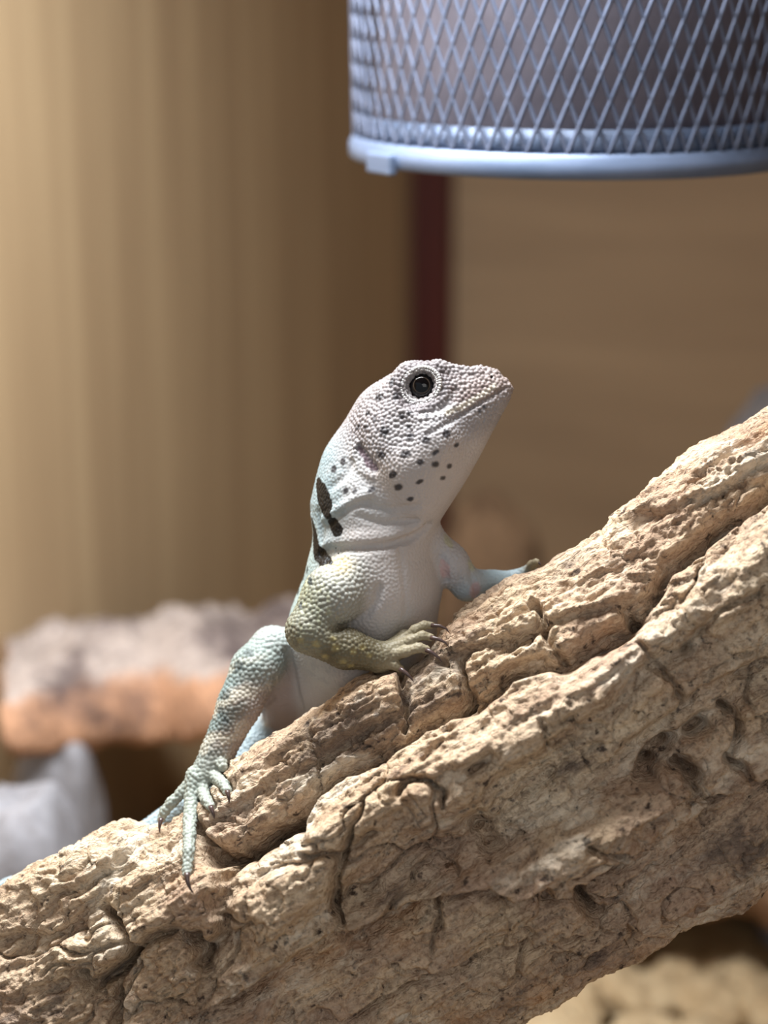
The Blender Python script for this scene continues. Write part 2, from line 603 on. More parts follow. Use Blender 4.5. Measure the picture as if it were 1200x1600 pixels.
# end caps as fans of quads towards a recessed ring
LW = to_world(LOGV)
axis_w = (CU * RIGHT + SU * UP)
lx = axis_w / np.linalg.norm(axis_w)
lyv = FWD
lzv = np.cross(lx, lyv)
ROT = np.stack([lx, lyv, lzv], 1)
O_LOG = to_world(np.array([*(lambda q: (q[0] - 600, 800 - q[1]))(xy_of(0, VC)), -30.0]))
LL = (LW - O_LOG) @ ROT
caps = []
extra = []
base_n = len(LL)
for end in (0, nu - 1):
    ring = LL[idx[end]]
    c0 = ring.mean(0)
    inner = c0 + (ring - c0) * 0.55 + np.array([0.006 if end == 0 else -0.006, 0, 0])
    s0 = base_n + len(extra)
    extra += list(inner)
    extra.append(inner.mean(0))
    r = idx[end]
    i0 = s0 + np.arange(nt)
    caps.append(np.stack([r, np.roll(r, -1), np.roll(i0, -1), i0], -1)[:, ::(1 if end == 0 else -1)])
    cidx = np.full(nt, s0 + nt)
    caps.append(np.stack([i0, np.roll(i0, -1), cidx, cidx], -1)[:, ::(1 if end == 0 else -1)])
caps_q = np.concatenate([caps[0], caps[2]])
allv = np.concatenate([LL, np.array(extra)])
me = mesh_np('cork_branch', allv, np.concatenate([quads, caps_q]))
hh = np.concatenate([H, np.full(len(extra), -10.0)])
pink = 0.3 + 0.45 * noise3(L3 / 90., 91)
float_attr(me, 'tone', np.concatenate([pink, np.zeros(len(extra))]))

t = NT('cork_bark')
vo = t.tc.outputs['Object']
big = t.noise(t.mapping((22, 38, 38)), 1.0, 5, 0.6)
st = t.noise(t.mapping((60, 420, 420)), 1.0, 4, 0.6, 0.5)
fine = t.noise(vo, 900, 5, 0.7)
spk = t.noise(vo, 420, 3, 0.6)
c = t.ramp(big, [(0.25, srgb(184, 158, 130)), (0.5, srgb(208, 185, 156)), (0.75, srgb(230, 213, 186))])
c = t.mix(t.ramp(st, [(0.35, 0.55), (0.6, 0.0)]), c, srgb(146, 118, 96))
tone = t.attr('tone').outputs['Fac']
c = t.mix(t.ramp(tone, [(0.15, 0.0), (0.9, 0.75)]), c, srgb(160, 132, 116))
c = t.mix(t.ramp(fine, [(0.38, 0.5), (0.52, 0.0)]), c, srgb(104, 78, 60))
c = t.mix(t.ramp(spk, [(0.3, 0.9), (0.39, 0.0)]), c, srgb(58, 46, 42))
lich = t.noise(t.mapping((34, 60, 60), loc=(3, 1, 7)), 1.0, 6, 0.7)
c = t.mix(t.ramp(lich, [(0.56, 0.0), (0.66, 0.7)]), c, srgb(84, 73, 69))
rust = t.noise(t.mapping((40, 55, 55), loc=(9, 4, 2)), 1.0, 4, 0.6)
c = t.mix(t.ramp(rust, [(0.6, 0.0), (0.75, 0.5)]), c, srgb(184, 132, 84))
pal = t.noise(t.mapping((50, 110, 110), loc=(5, 8, 1)), 1.0, 5, 0.65)
c = t.mix(t.ramp(pal, [(0.54, 0.0), (0.68, 0.6)]), c, srgb(236, 224, 204))
hgt = t.math('ADD', t.math('MULTIPLY', fine, 0.6), t.math('ADD', t.math('MULTIPLY', st, 0.9), t.math('MULTIPLY', spk, 0.5)))
vw = t.n('Vector' + 'Math', operation='ADD')
wn = t.n('TexNoise'); wn.inputs['Scale'].default_value = 160
t.l(vo, wn.inputs['Vector'])
sm = t.n('VectorMath', operation='SCALE'); sm.inputs['Scale'].default_value = 0.006
t.l(wn.outputs['Color'], sm.inputs[0]); t.l(vo, vw.inputs[0]); t.l(sm.outputs[0], vw.inputs[1])
ce = t.voronoi(t.mapping((210, 520, 520), src=vw.outputs[0]), 1.0, 'DISTANCE_TO_EDGE').outputs['Distance']
ceh = t.ramp(ce, [(0.0, 0.0), (0.09, 1.0)])
hgt = t.math('ADD', hgt, t.math('MULTIPLY', ceh, 0.12))
M_CORK = t.out(c, 0.92, t.bump(hgt, 0.0013, 1.0), spec=0.15)
log = add_obj('cork_branch', me, M_CORK)
MW = Matrix.Identity(4)
for i in range(3):
    for j in range(3):
        MW[i][j] = ROT[i, j]
    MW[i][3] = O_LOG[i]
log.matrix_world = MW
tag(log, 'thick rough tan cork bark branch slanting under the lizard', 'branch')

# surface lookup in camera pixel space, to rest feet on the bark
_bv = BVHTree.FromPolygons(LOGV.tolist(), quads.tolist())


def log_hit(px, py, default):
    o = Vector((0, 0, -FPX))
    q = Vector(P(px, py, 0))
    h = _bv.ray_cast(o, (q - o).normalized())
    return h[0].z if h[0] is not None else default

# ------------------------------------------------------------------ lizard
PR = []          # capsules: p0, p1, r0, r1, k, colour, tag


def cap(p0, p1, r0, r1, k, tagname):
    PR.append((np.array(p0, float), np.array(p1, float), r0, r1, k, tagname))


def chain(pts, k, tagname):
    """pts: (px, py, depth, radius)"""
    for i, (a, b) in enumerate(zip(pts[:-1], pts[1:])):
        cap(P(*a[:3]), P(*b[:3]), a[3], b[3], k, tagname if isinstance(tagname, str) else tagname[i])


# head frame: A along the snout, B dorsal, C towards the viewer's side
HA = np.array([0.839, 0.545, -0.07]); HA /= np.linalg.norm(HA)
HC = np.array([0.0, 0.16, -1.0]); HC -= HA * HC.dot(HA); HC /= np.linalg.norm(HC)
HB = np.cross(HC, HA); HB = HB if HB[1] > 0 else -HB
EYE3 = P(658, 603, -56)
HO = EYE3 - 58 * HC
T_A = np.array([-190, -150, -120, -80, -32, 0, 20, 46, 64, 86, 100, 108, 114, 118.])
T_T = np.array([-6, 12, 22, 34, 49, 50, 43, 14, -3, -14, -26, -38, -50, -62.])
T_B = np.array([-205, -206, -198, -178, -157, -141, -130, -115, -105, -93, -86, -81, -76, -68.])
T_W = np.array([80, 88, 92, 91, 85, 74, 67, 55, 46, 35, 27, 20, 13, 4.])


def smooth_interp(a, xs, ys):
    # smooth table lookup: average of shifted linear lookups
    return (np.interp(a - 9, xs, ys) + 2 * np.interp(a, xs, ys) + np.interp(a + 9, xs, ys)) / 4


def head_local(p):
    q = p - HO
    return q @ HA, q @ HB, q @ HC


def f_head(p):
    a, b, c = head_local(p)
    aa = np.clip(a, -190, 118)
    t, bo, w = smooth_interp(aa, T_A, T_T), smooth_interp(aa, T_A, T_B), smooth_interp(aa, T_A, T_W)
    mid, hh = (t + bo) / 2, (t - bo) / 2
    bb = (b - mid) / hh
    # flatter crown, rounder throat
    n = np.where(bb > 0, 2.5, 2.15)
    r = (np.abs(bb) ** n + np.abs(c / w) ** n) ** (1 / n)
    f = (r - 1) * np.minimum(hh, w) * 0.92
    f = smax(f, -140 - a, 60)
    return np.maximum(f, (a - 117))


# trunk, neck, tail
chain([(622, 712, 22, 84), (590, 770, 26, 95)], 20, 'neck')
chain([(585, 858, 30, 97), (583, 915, 40, 103), (566, 985, 82, 113), (540, 1050, 145, 103), (495, 1112, 215, 76)], 26, ('chest', 'chest', 'belly', 'belly'))
chain([(495, 1112, 215, 70), (440, 1142, 205, 42), (398, 1166, 150, 29), (372, 1196, 128, 25), (300, 1252, 122, 22), (200, 1322, 122, 19), (110, 1366, 125, 15), (20, 1386, 128, 12), (-60, 1400, 132, 10)], 22, 'tail')
chain([(610, 656, 14, 60), (576, 732, 24, 68), (572, 790, 28, 86)], 22, 'neck')
# near fore limb
chain([(566, 886, -22, 44), (520, 932, -56, 45), (482, 984, -76, 34)], 13, 'upper_arm')
chain([(482, 986, -76, 34), (540, 1013, -72, 31), (594, 1027, -62, 22)], 7, 'fore_arm')
chain([(594, 1027, -62, 21), (626, 1013, -60, 16)], 10, 'hand')
# far fore limb
chain([(668, 852, 24, 34), (700, 880, 30, 30), (730, 912, 40, 25)], 14, 'far_upper_arm')
chain([(730, 914, 40, 26), (770, 912, 60, 21), (806, 906, 72, 15)], 6, 'far_fore_arm')
chain([(806, 906, 72, 14), (828, 892, 60, 11)], 8, 'far_fore_arm')
chain([(826, 894, 62, 8), (831, 883, 40, 7), (838, 878, 24, 5.5)], 4, 'finger')
# hind limb
chain([(486, 1146, 205, 58), (440, 1076, 130, 47), (426, 1014, 72, 35)], 14, 'thigh')
chain([(426, 1013, 70, 35), (399, 1046, 52, 38), (374, 1102, 34, 34), (340, 1176, 18, 26), (330, 1196, 12, 23)], 8, ('knee', 'shin', 'shin', 'shin'))
# far hind limb, mostly behind the branch
chain([(520, 1130, 250, 50), (600, 1150, 300, 34), (560, 1240, 230, 22)], 14, 'thigh')

CLAWS = []


def digit(pts, r0, r1, tagname, claw, on_log=True, base_d=0.0, k=4, lo=-200, hi=400):
    n = len(pts)
    out = []
    for i, (x, y) in enumerate(pts):
        r = r0 + (r1 - r0) * i / (n - 1)
        d = base_d
        if on_log and i > 0:
            d = float(np.clip(log_hit(x, y, base_d + r) - r * 1.05, lo, hi))
        if isinstance(base_d, (list, tuple)):
            d = base_d[i]
        out.append((x, y, d, r))
    ds = [o[2] for o in out]
    ds = [ds[0]] + [0.25 * ds[max(i - 1, 0)] + 0.5 * ds[i] + 0.25 * ds[min(i + 1, n - 1)] for i in range(1, n)]
    out = [(o[0], o[1], dd, o[3]) for o, dd in zip(out, ds)]
    chain(out, k, tagname)
    if claw:
        d = min([out[-1][2]] + [log_hit(x, y, 999) - 1.0 for x, y in claw])
        c = [(out[-1][0], out[-1][1], d)] + [(x, y, d - 5) for j, (x, y) in enumerate(claw)]
        CLAWS.append((c, r1 * 0.62))


# fingers of the near hand
digit([(590, 1042), (607, 1037), (617, 1039), (625, 1045)], 9.2, 6.6, 'finger', [(635, 1052), (642, 1059), (647, 1066)], False, (-66, -72, -74, -74))
digit([(606, 1026), (633, 1018), (655, 1012), (666, 1015)], 9.0, 6.4, 'finger', [(677, 1021), (686, 1028), (692, 1036)], False, (-70, -80, -84, -80))
digit([(612, 1014), (640, 1001), (660, 993), (673, 996)], 8.4, 6.0, 'finger', [(686, 999), (696, 1004), (703, 1013)], False, (-66, -72, -76, -72))
digit([(616, 1008), (648, 984), (662, 977), (674, 977)], 8.0, 5.6, 'finger', [(688, 978), (697, 982), (704, 991)], False, (-58, -60, -62, -60))
digit([(606, 1010), (630, 992), (644, 988)], 9, 6, 'finger', None, False, (-50, -46, -42))
# far finger claw
CLAWS.append(([(838, 878, 24), (843, 880, 20), (846, 884, 18)], 3.0))
# hind foot
chain([(330, 1196, 12, 22), (310, 1216, 2, 18)], 10, 'foot')
chain([(330, 1196, 12, 20), (326, 1212, 2, 15)], 8, 'foot')
digit([(306, 1212), (285, 1238), (268, 1254), (257, 1268), (252, 1279)], 10, 6.5, 'toe', [(250, 1287), (249, 1294), (250, 1302)], True, 2.0)
digit([(303, 1210), (300, 1246), (297, 1281), (296, 1305), (295, 1330), (292, 1364)], 12.5, 7.5, 'toe', [(293, 1377), (297, 1388), (303, 1397)], True, 0.0)
digit([(317, 1214), (317, 1238), (322, 1250), (329, 1260)], 10.5, 7, 'toe', [(332, 1268), (334, 1274), (335, 1280)], True, 0.0)
digit([(325, 1206), (340, 1217), (350, 1226), (355, 1236)], 10.5, 7, 'toe', [(357, 1243), (358, 1249), (358, 1256)], True, 2.0)
digit([(334, 1196), (345, 1192), (348, 1198)], 10, 8, 'toe', None, False, (6, -8, -14))

B0 = np.array([np.minimum(p[0], p[1]) - max(p[2], p[3]) - 40 for p in PR])
B1 = np.array([np.maximum(p[0], p[1]) + max(p[2], p[3]) + 40 for p in PR])


def cap_d(p, c):
    ab = c[1] - c[0]
    t = np.clip(((p - c[0]) @ ab) / (ab @ ab), 0, 1)
    e = p - c[0] - t[:, None] * ab
    return np.sqrt((e * e).sum(1)) - (c[2] + (c[3] - c[2]) * t)


def smin(a, b, k):
    h = np.maximum(k - np.abs(a - b), 0) / k
    return np.minimum(a, b) - h * h * k * 0.25


def smax(a, b, k):
    return -smin(-a, -b, k)


SOCK = [(HO + s * 66 * HC + 1 * HA - 1 * HB) for s in (1, -1)]
CARVE = []       # (points in camera space, width, depth)


def f_body(p, detail=True):
    """evaluate in spatial blocks so that far primitives are skipped"""
    if len(p) < 3000:
        return f_local(p, detail)
    g = np.floor(p / 48.0).astype(np.int64) + 64
    k = (g[:, 0] * 256 + g[:, 1]) * 256 + g[:, 2]
    o = np.argsort(k, kind='stable')
    cut = np.nonzero(np.diff(k[o]))[0] + 1
    out = np.empty(len(p))
    for idx in np.split(o, cut):
        out[idx] = f_local(p[idx], detail)
    return out


def f_local(p, detail=True):
    plo, phi = p.min(0), p.max(0)
    f = np.full(len(p), 300.0)
    hm = np.nonzero((np.abs(p - (HO - 30 * HA - 60 * HB)) < 230).all(1))[0]
    if len(hm):
        q = p[hm]
        f[hm] = f_head(q)
        a, b, c = head_local(q)
        g = f[hm]
        ac = np.abs(c)
        # brow ridge, jowl and snout scales, both sides
        def seg(x0, x1, r0, r1):
            x0, x1 = np.array(x0, float), np.array(x1, float)
            loc = np.c_[a, b, ac]
            ab = x1 - x0
            t = np.clip(((loc - x0) @ ab) / (ab @ ab), 0, 1)
            e = loc - x0 - t[:, None] * ab
            return np.sqrt((e * e).sum(1)) - (r0 + (r1 - r0) * t)
        g = smin(g, seg((-50, 18, 50), (-6, 29, 48), 6, 10), 22)
        g = smin(g, seg((-6, 29, 46), (38, 14, 38), 10, 7), 20)
        g = smin(g, seg((38, 14, 38), (82, -22, 25), 7, 5), 14)
        g = smin(g, seg((-70, -95, 62), (-30, -85, 60), 30, 30), 30)
        g = smin(g, seg((88, -24, 12), (104, -40, 8), 10, 9), 8)
        # eye socket
        so = np.sqrt(((a - 1) / 40) ** 2 + ((b + 3) / 29) ** 2 + ((ac - 77) / 22) ** 2)
        g = smax(g, -(so - 1) * 24, 7)
        # eyelid cushion
        rr = np.sqrt((a / 1.12) ** 2 + b ** 2)
        lid = np.sqrt((rr - 25) ** 2 + ((ac - 58) * 0.75) ** 2) - 5.6
        g = smin(g, lid, 4)
        ball = np.sqrt(a ** 2 + b ** 2 + (ac - 40) ** 2) - 25.2
        g = smax(g, -ball, 2)
        # nostril
        g = smax(g, -(np.sqrt((a - 96) ** 2 + (b + 44) ** 2 + (ac - 21) ** 2) - 4.5), 3)
        f[hm] = g
    for i in np.nonzero(((B0 < phi) & (B1 > plo)).all(1))[0]:
        f = smin(f, cap_d(p, PR[i]), PR[i][4])
    if detail:
        for pts, w, dep in CARVE:
            lo, hi = pts.min(0) - 4 * abs(w), pts.max(0) + 4 * abs(w)
            if (lo > phi).any() or (hi < plo).any():
                continue
            m = np.nonzero(((p > lo) & (p < hi)).all(1))[0]
            if not len(m):
                continue
            q = p[m]
            best = np.full(len(m), 1e9)
            for x0, x1 in zip(pts[:-1], pts[1:]):
                ab = x1 - x0
                t = np.clip(((q - x0) @ ab) / (ab @ ab + 1e-9), 0, 1)
                e = q - x0 - t[:, None] * ab
                best = np.minimum(best, (e * e).sum(1))
            f[m] += dep * np.exp(-best / w ** 2)
        for c in EAR:
            f = smax(f, -cap_d(p, c), 4)
    return f


EAR = []


def surf(pts, detail=False):
    """first surface point of the lizard under each pixel"""
    dd = np.arange(-260, 330, 2.0)
    out = []
    for x, y in pts:
        ray = np.stack([(x - 600) * (FPX + dd) / FPX, (800 - y) * (FPX + dd) / FPX, dd], 1)
        f = f_body(ray, detail)
        i = np.nonzero(f < 0)[0]
        j = i[0] if len(i) else int(np.argmin(f))
        out.append(ray[j])
    return np.array(out)


_carves = [
    ([(790, 606), (764, 622), (740, 636), (715, 652), (696, 664), (682, 671), (668, 678)], 3.0, 6.5),      # mouth
    ([(500, 866), (520, 858), (560, 856), (600, 852), (640, 840), (668, 822)], 7, 9),                  # fold under the throat
    ([(510, 850), (560, 842), (610, 838), (650, 824)], 12, -5),
    ([(556, 694), (552, 712), (562, 732), (580, 744)], 5, -3),
    ([(505, 812), (520, 802), (536, 790), (558, 776), (580, 770)], 6, -5),                                 # skin fold on the neck
    ([(512, 822), (530, 806), (550, 792), (575, 783)], 6, 4),
    ([(575, 790), (610, 796), (650, 790)], 6, 3),
    ([(560, 806), (600, 818), (650, 812)], 5, 2.5),
    ([(592, 918), (588, 940), (572, 960), (548, 974), (522, 986)], 6, 7),                                  # arm crease
    ([(626, 862), (629, 900), (634, 960), (634, 990)], 6, 2.0),
    ([(504, 884), (512, 870), (528, 862)], 7, 6),
    ([(690, 870), (694, 890), (698, 905)], 6, 5),
    ([(736, 890), (738, 908), (744, 930)], 5, 4),
    ([(446, 1020), (460, 1060), (470, 1100), (478, 1124)], 6, 6),                                          # groin
    ([(430, 1060), (424, 1090), (408, 1130)], 6, 5),
    ([(632, 634), (655, 645), (684, 641), (704, 626), (712, 608)], 6, 3.5),
    ([(624, 640), (655, 655), (690, 650), (712, 634)], 6, -2.5),
    ([(520, 760), (540, 745), (552, 722)], 7, 3),
    ([(497, 800), (503, 820), (505, 846)], 6, 4),
    ([(488, 806), (497, 826), (500, 856)], 5, -3),
    ([(700, 672), (690, 700), (680, 730)], 12, -1.5),
]
for pts, w, dep in _carves:
    CARVE.append((surf(pts), w, dep))


_e = surf([(562, 700), (585, 731)])
EAR.append((_e[0] + HC * 1, _e[1] + HC * 1, 7.0, 9.5, 0, 'ear'))
EAR.append((_e[0] - 2 * (_e[0] @ HC - HO @ HC) * HC - HC, _e[1] - 2 * (_e[1] @ HC - HO @ HC) * HC - HC, 7.0, 9.5, 0, 'ear'))


def extract(lo, hi, hc=12.8):
    """sparse surface nets of f_body"""
    n = np.ceil((hi - lo) / hc).astype(int)
    g = np.stack(np.meshgrid(*[np.arange(k) for k in n], indexing='ij'), -1).reshape(-1, 3)
    f = f_body(lo + (g + 0.5) * hc)
    g = g[np.abs(f) < hc * 1.25]
    s = np.stack(np.meshgrid(*[np.arange(3)] * 3, indexing='ij'), -1).reshape(-1, 3)
    g = (g[:, None] * 3 + s).reshape(-1, 3)
    h = hc / 3
    f = f_body(lo + (g + 0.5) * h)
    g = g[np.abs(f) < h * 1.6]
    SUB = 3
    s = np.stack(np.meshgrid(*[np.arange(SUB)] * 3, indexing='ij'), -1).reshape(-1, 3)
    g = (g[:, None] * SUB + s).reshape(-1, 3)
    h = h / SUB
    dims = n * 3 * SUB + 2
    key = lambda c: (c[..., 0] * dims[1] + c[..., 1]) * dims[2] + c[..., 2]
    corner = np.stack(np.meshgrid([0, 1], [0, 1], [0, 1], indexing='ij'), -1).reshape(-1, 3)
    ck = key(g[:, None] + corner)
    uk, inv = np.unique(ck, return_inverse=True)
    inv = inv.reshape(ck.shape)
    uc = np.stack([uk // (dims[1] * dims[2]), (uk // dims[2]) % dims[1], uk % dims[2]], 1)
    fv = f_body(lo + uc * h)
    cv = fv[inv]
    neg = cv < 0
    act = neg.any(1) & ~neg.all(1)
    g, cv, neg = g[act], cv[act], neg[act]
    acc = np.zeros((len(g), 3)); cnt = np.zeros(len(g))
    for i in range(8):
        for j in range(i + 1, 8):
            if np.abs(corner[i] - corner[j]).sum() != 1:
                continue
            m = neg[:, i] != neg[:, j]
            t = cv[:, i] / np.where(m, cv[:, i] - cv[:, j], 1)
            acc += np.where(m[:, None], corner[i] + t[:, None] * (corner[j] - corner[i]), 0)
            cnt += m
    vert = lo + (g + acc / cnt[:, None]) * h
    gk = key(g)
    order = np.argsort(gk)
    sk = gk[order]

    def find(c):
        k = key(c)
        p = np.clip(np.searchsorted(sk, k), 0, len(sk) - 1)
        return np.where(sk[p] == k, order[p], -1)
    quads = []
    for ax in range(3):
        o1, o2 = (ax + 1) % 3, (ax + 2) % 3
        ci = 4 >> ax
        m = np.nonzero(neg[:, 0] != neg[:, ci])[0]
        e1, e2 = np.eye(3, dtype=int)[o1], np.eye(3, dtype=int)[o2]
        q = np.stack([m, find(g[m] - e1), find(g[m] - e1 - e2), find(g[m] - e2)], 1)
        flip = ~neg[m, 0]
        q[flip] = q[flip][:, ::-1]
        quads.append(q[(q >= 0).all(1)])
    return vert, np.concatenate(quads)


LV, LQ = extract(np.array([-680., -640., -200.]), np.array([290., 280., 345.]))
# one projection step onto the surface
e = 0.5
fc = f_body(LV)
gr = np.stack([f_body(LV + np.eye(3)[i] * e) - fc for i in range(3)], 1) / e
gn = (gr * gr).sum(1)
LV = LV - np.clip(fc / np.maximum(gn, 0.2), -0.7, 0.7)[:, None] * gr
LN = gr / np.sqrt(np.maximum(gn, 1e-6))[:, None]

# the bark gives way where the animal grips it
sel = np.nonzero(((LOGV > LV.min(0) - 5) & (LOGV < LV.max(0) + 5)).all(1))[0]
nm = N3.reshape(-1, 3)
for _ in range(24):
    ff = f_body(LOGV[sel])
    sel, ff = sel[ff < 3.4], ff[ff < 3.4]
    if not len(sel):
        break
    LOGV[sel] -= nm[sel] * np.clip(4.0 - ff, 0.6, 6)[:, None]
allv[:base_n] = (to_world(LOGV) - O_LOG) @ ROT
log.data.vertices.foreach_set('co', allv.astype(np.float32).ravel())
log.data.update()

# ---- skin colour
S = srgb
TAGCOL = {'neck': S(206, 206, 206), 'chest': S(212, 205, 202), 'belly': S(206, 202, 200), 'tail': S(186, 206, 214), 'upper_arm': S(172, 172, 164),
          'fore_arm': S(120, 112, 88), 'hand': S(134, 126, 102), 'finger': S(172, 160, 132), 'far_upper_arm': S(206, 204, 206), 'far_fore_arm': S(186, 206, 214),
          'thigh': S(182, 166, 160), 'knee': S(164, 188, 184), 'shin': S(148, 138, 126), 'foot': S(174, 184, 175), 'toe': S(174, 182, 172)}
wsum = np.zeros(len(LV)); csum = np.zeros((len(LV), 3)); wt = {}
hd = np.where((np.abs(LV - (HO - 30 * HA - 60 * HB)) < 230).all(1), f_head(LV), 300)
hw = np.exp(-np.clip(hd, -20, 60) / 7.0)
wsum += hw; csum += hw[:, None] * S(172, 167, 168); wt['head'] = hw
for c, lo, hi in zip(PR, B0, B1):
    m = np.nonzero(((LV > lo) & (LV < hi)).all(1))[0]
    w = np.exp(-np.clip(cap_d(LV[m], c), -20, 60) / 5.0)
    wsum[m] += w; csum[m] += w[:, None] * TAGCOL[c[5]]
    wt.setdefault(c[5], np.zeros(len(LV)))[m] += w
LC = csum / wsum[:, None] * 0.78
W = {k: v / wsum for k, v in wt.items()}


def blend(mask, col):
    global LC
    mask = np.clip(mask, 0, 1)[:, None]
    LC = LC * (1 - mask) + np.asarray(col) * mask


ha, hb, hc = head_local(LV)
isH = np.clip(W['head'] * 1.6, 0, 1)
nz = fbm(LV / 22.0, 3, 101)
nf = fbm(LV / 7.0, 2, 111)
lx_, ly_ = proj(LV)
# crown and snout browner, jaw and throat pale
crown = sstep(-60, 20, hb + 0.25 * ha + 10 * nz)
blend(isH * crown * 0.85, S(120, 113, 113))
mouth = (hb + 84 + 0.15 * (ha - 90))
blend(isH * sstep(10, 60, ha) * sstep(-10, 30, mouth) * 0.7, S(138, 120, 112))
blend(isH * sstep(-80, -120, hb + 0.3 * ha) * 0.6, S(200, 193, 190))
# dorsal side (away from the belly) carries the blue-green ground colour
dors = sstep(560, 500, lx_ + 10 * nz) * sstep(640, 720, ly_)
tr_w = np.clip(W.get('neck', 0) + W['head'] * sstep(690, 760, ly_) + W.get('chest', 0) * 0.8, 0, 1)
blend(np.clip(W['neck'] + isH, 0, 1) * sstep(760, 690, ly_ + 0.5 * (lx_ - 560)) * sstep(-60, 0, hb) * 0.85, S(138, 132, 133))
blend(dors * tr_w * 0.8, S(140, 162, 168))
blend(dors * tr_w * sstep(0.15, 0.5, fbm(LV / 11.0, 2, 121)) * 0.35, S(104, 116, 122))
back = np.clip(W['chest'] + W['belly'], 0, 1) * sstep(515, 470, lx_) * sstep(1000, 970, ly_)
blend(back * 0.8, S(170, 192, 190))
# pale yellow shoulder, olive outer arm
ua = W['upper_arm']
blend(ua * sstep(545, 470, lx_ - 0.35 * (ly_ - 930) + 8 * nz) * 0.85, S(116, 118, 96))
blend(ua * sstep(0.1, 0.6, nf) * sstep(560, 500, lx_) * 0.45, S(176, 178, 146))
blend(np.exp(-(((lx_ - 532) / 18) ** 2 + ((ly_ - 880) / 16) ** 2)) * ua * 1.2, S(186, 170, 132))
blend(ua * sstep(560, 600, lx_) * 0.7, S(208, 202, 200))
fa = W['fore_arm'] + 0.5 * W['hand']
blend(fa * sstep(-0.2, 0.6, nz) * 0.5, S(84, 74, 52))
# leg bars
blend(W['shin'] * sstep(0.0, 0.5, np.sin(ly_ / 8.5 + lx_ * 0.04 + 1.2 * nz)) * sstep(420, 360, lx_ + 0.45 * (ly_ - 1080)) * 0.8, S(86, 92, 88))
blend(W['shin'] * sstep(370, 340, lx_ + 0.45 * (ly_ - 1100)) * 0.4, S(150, 176, 176))
blend(W['shin'] * sstep(0.25, 0.6, np.sin(ly_ / 8.5 + lx_ * 0.04 + 1.2 * nz + 3)) * 0.5, S(190, 182, 164))
blend(W['shin'] * sstep(380, 420, lx_ + 0.45 * (ly_ - 1080)) * 0.5, S(160, 142, 136))


er = np.sqrt((ha / 1.12) ** 2 + hb ** 2)
blend(isH * sstep(24, 31, er) * sstep(46, 37, er) * sstep(30, 40, np.abs(hc)) * 0.6, S(92, 84, 86))


def spots(lst, col, soft=2.2, amt=1.0):
    q = surf([(s[0], s[1]) for s in lst], True)
    for s, c in zip(lst, q):
        m = np.nonzero((np.abs(LV - c) < 40).all(1))[0]
        dv = LV[m] - c
        ang = math.radians(s[4]) if len(s) > 4 else 0
        ax = np.array([math.cos(ang), math.sin(ang), 0]); ay = np.array([-math.sin(ang), math.cos(ang), 0])
        rx = s[2]; ry = s[3] if len(s) > 3 else s[2]
        r = np.sqrt(((dv @ ax) / rx) ** 2 + ((dv @ ay) / ry) ** 2 + (dv[:, 2] / (1.5 * max(rx, ry))) ** 2)
        r += 0.22 * nf[m]
        k = (amt * sstep(1.0 + soft / max(rx, ry), 1.0 - soft / max(rx, ry), r))[:, None]
        LC[m] = LC[m] * (1 - k) + col * k


def strokes(pts, radii, col, soft=1.5, amt=1.0):
    q = surf(pts, True)
    mm = np.nonzero(((LV > q.min(0) - 30) & (LV < q.max(0) + 30)).all(1))[0]
    V_ = LV[mm]
    d = np.full(len(V_), 9e9)
    for i in range(len(q) - 1):
        ab = q[i + 1] - q[i]
        t = np.clip(((V_ - q[i]) @ ab) / (ab @ ab), 0, 1)
        ee = V_ - q[i] - t[:, None] * ab
        d = np.minimum(d, np.sqrt((ee * ee).sum(1)) - (radii[i] + (radii[i + 1] - radii[i]) * t))
    k = (amt * sstep(soft, -soft, d + 1.5 * nf[mm]))[:, None]
    LC[mm] = LC[mm] * (1 - k) + col * k


DK = S(40, 36, 40)
spots([(601, 674, 8, 8), (641, 682, 7, 5, 20), (596, 711, 7, 6), (634, 710, 9, 5, 20), (656, 722, 6, 5), (680, 725, 6, 5, 30), (702, 728, 5, 4), (614, 742, 8, 5, 35),
       (622, 761, 7, 5, 20), (580, 765, 6, 4, 25), (655, 753, 6, 3, 25), (697, 678, 7, 6, 30), (666, 687, 6, 5), (667, 650, 4, 4), (628, 651, 5, 5), (680, 707, 6, 3, 35),
       (713, 695, 5, 3, 30), (593, 621, 7, 6), (613, 597, 5, 8, -20), (640, 645, 5, 4), (619, 618, 6, 7), (522, 733, 5, 6), (536, 722, 4, 7), (541, 767, 4, 5), (555, 768, 4, 4),
       (641, 780, 5, 3, 20), (692, 747, 5, 3), (749, 642, 3.5, 3), (757, 636, 3.5, 3), (640, 668, 4, 4), (560, 668, 5, 4), (575, 645, 5, 4), (586, 655, 4, 4), (571, 668, 4, 4)], DK, 2.5, 0.93)
strokes([(690, 582), (705, 588), (722, 590)], [3, 5, 3], S(78, 66, 64), 4, 0.7)
strokes([(700, 606), (716, 614), (730, 620)], [3, 4, 3], S(96, 82, 80), 4, 0.6)
strokes([(712, 626), (735, 618), (760, 604)], [5, 5, 3], S(112, 94, 92), 4, 0.55)
strokes([(698, 646), (724, 634), (752, 617), (772, 604)], [4, 4.5, 4, 3], S(214, 206, 190), 3, 0.7)
strokes([(562, 700), (570, 713), (579, 727), (588, 734)], [4, 6, 6, 4], S(120, 100, 108), 2, 0.9)
BK = S(7, 7, 9)
strokes([(497, 753), (502, 768), (509, 788), (512, 804)], [8, 14, 15, 8], BK)
strokes([(521, 817), (527, 828)], [9, 11], BK)
strokes([(489, 818), (492, 838), (498, 862), (508, 880)], [10, 14, 14, 10], BK)
strokes([(512, 874), (518, 880)], [4, 5], BK)
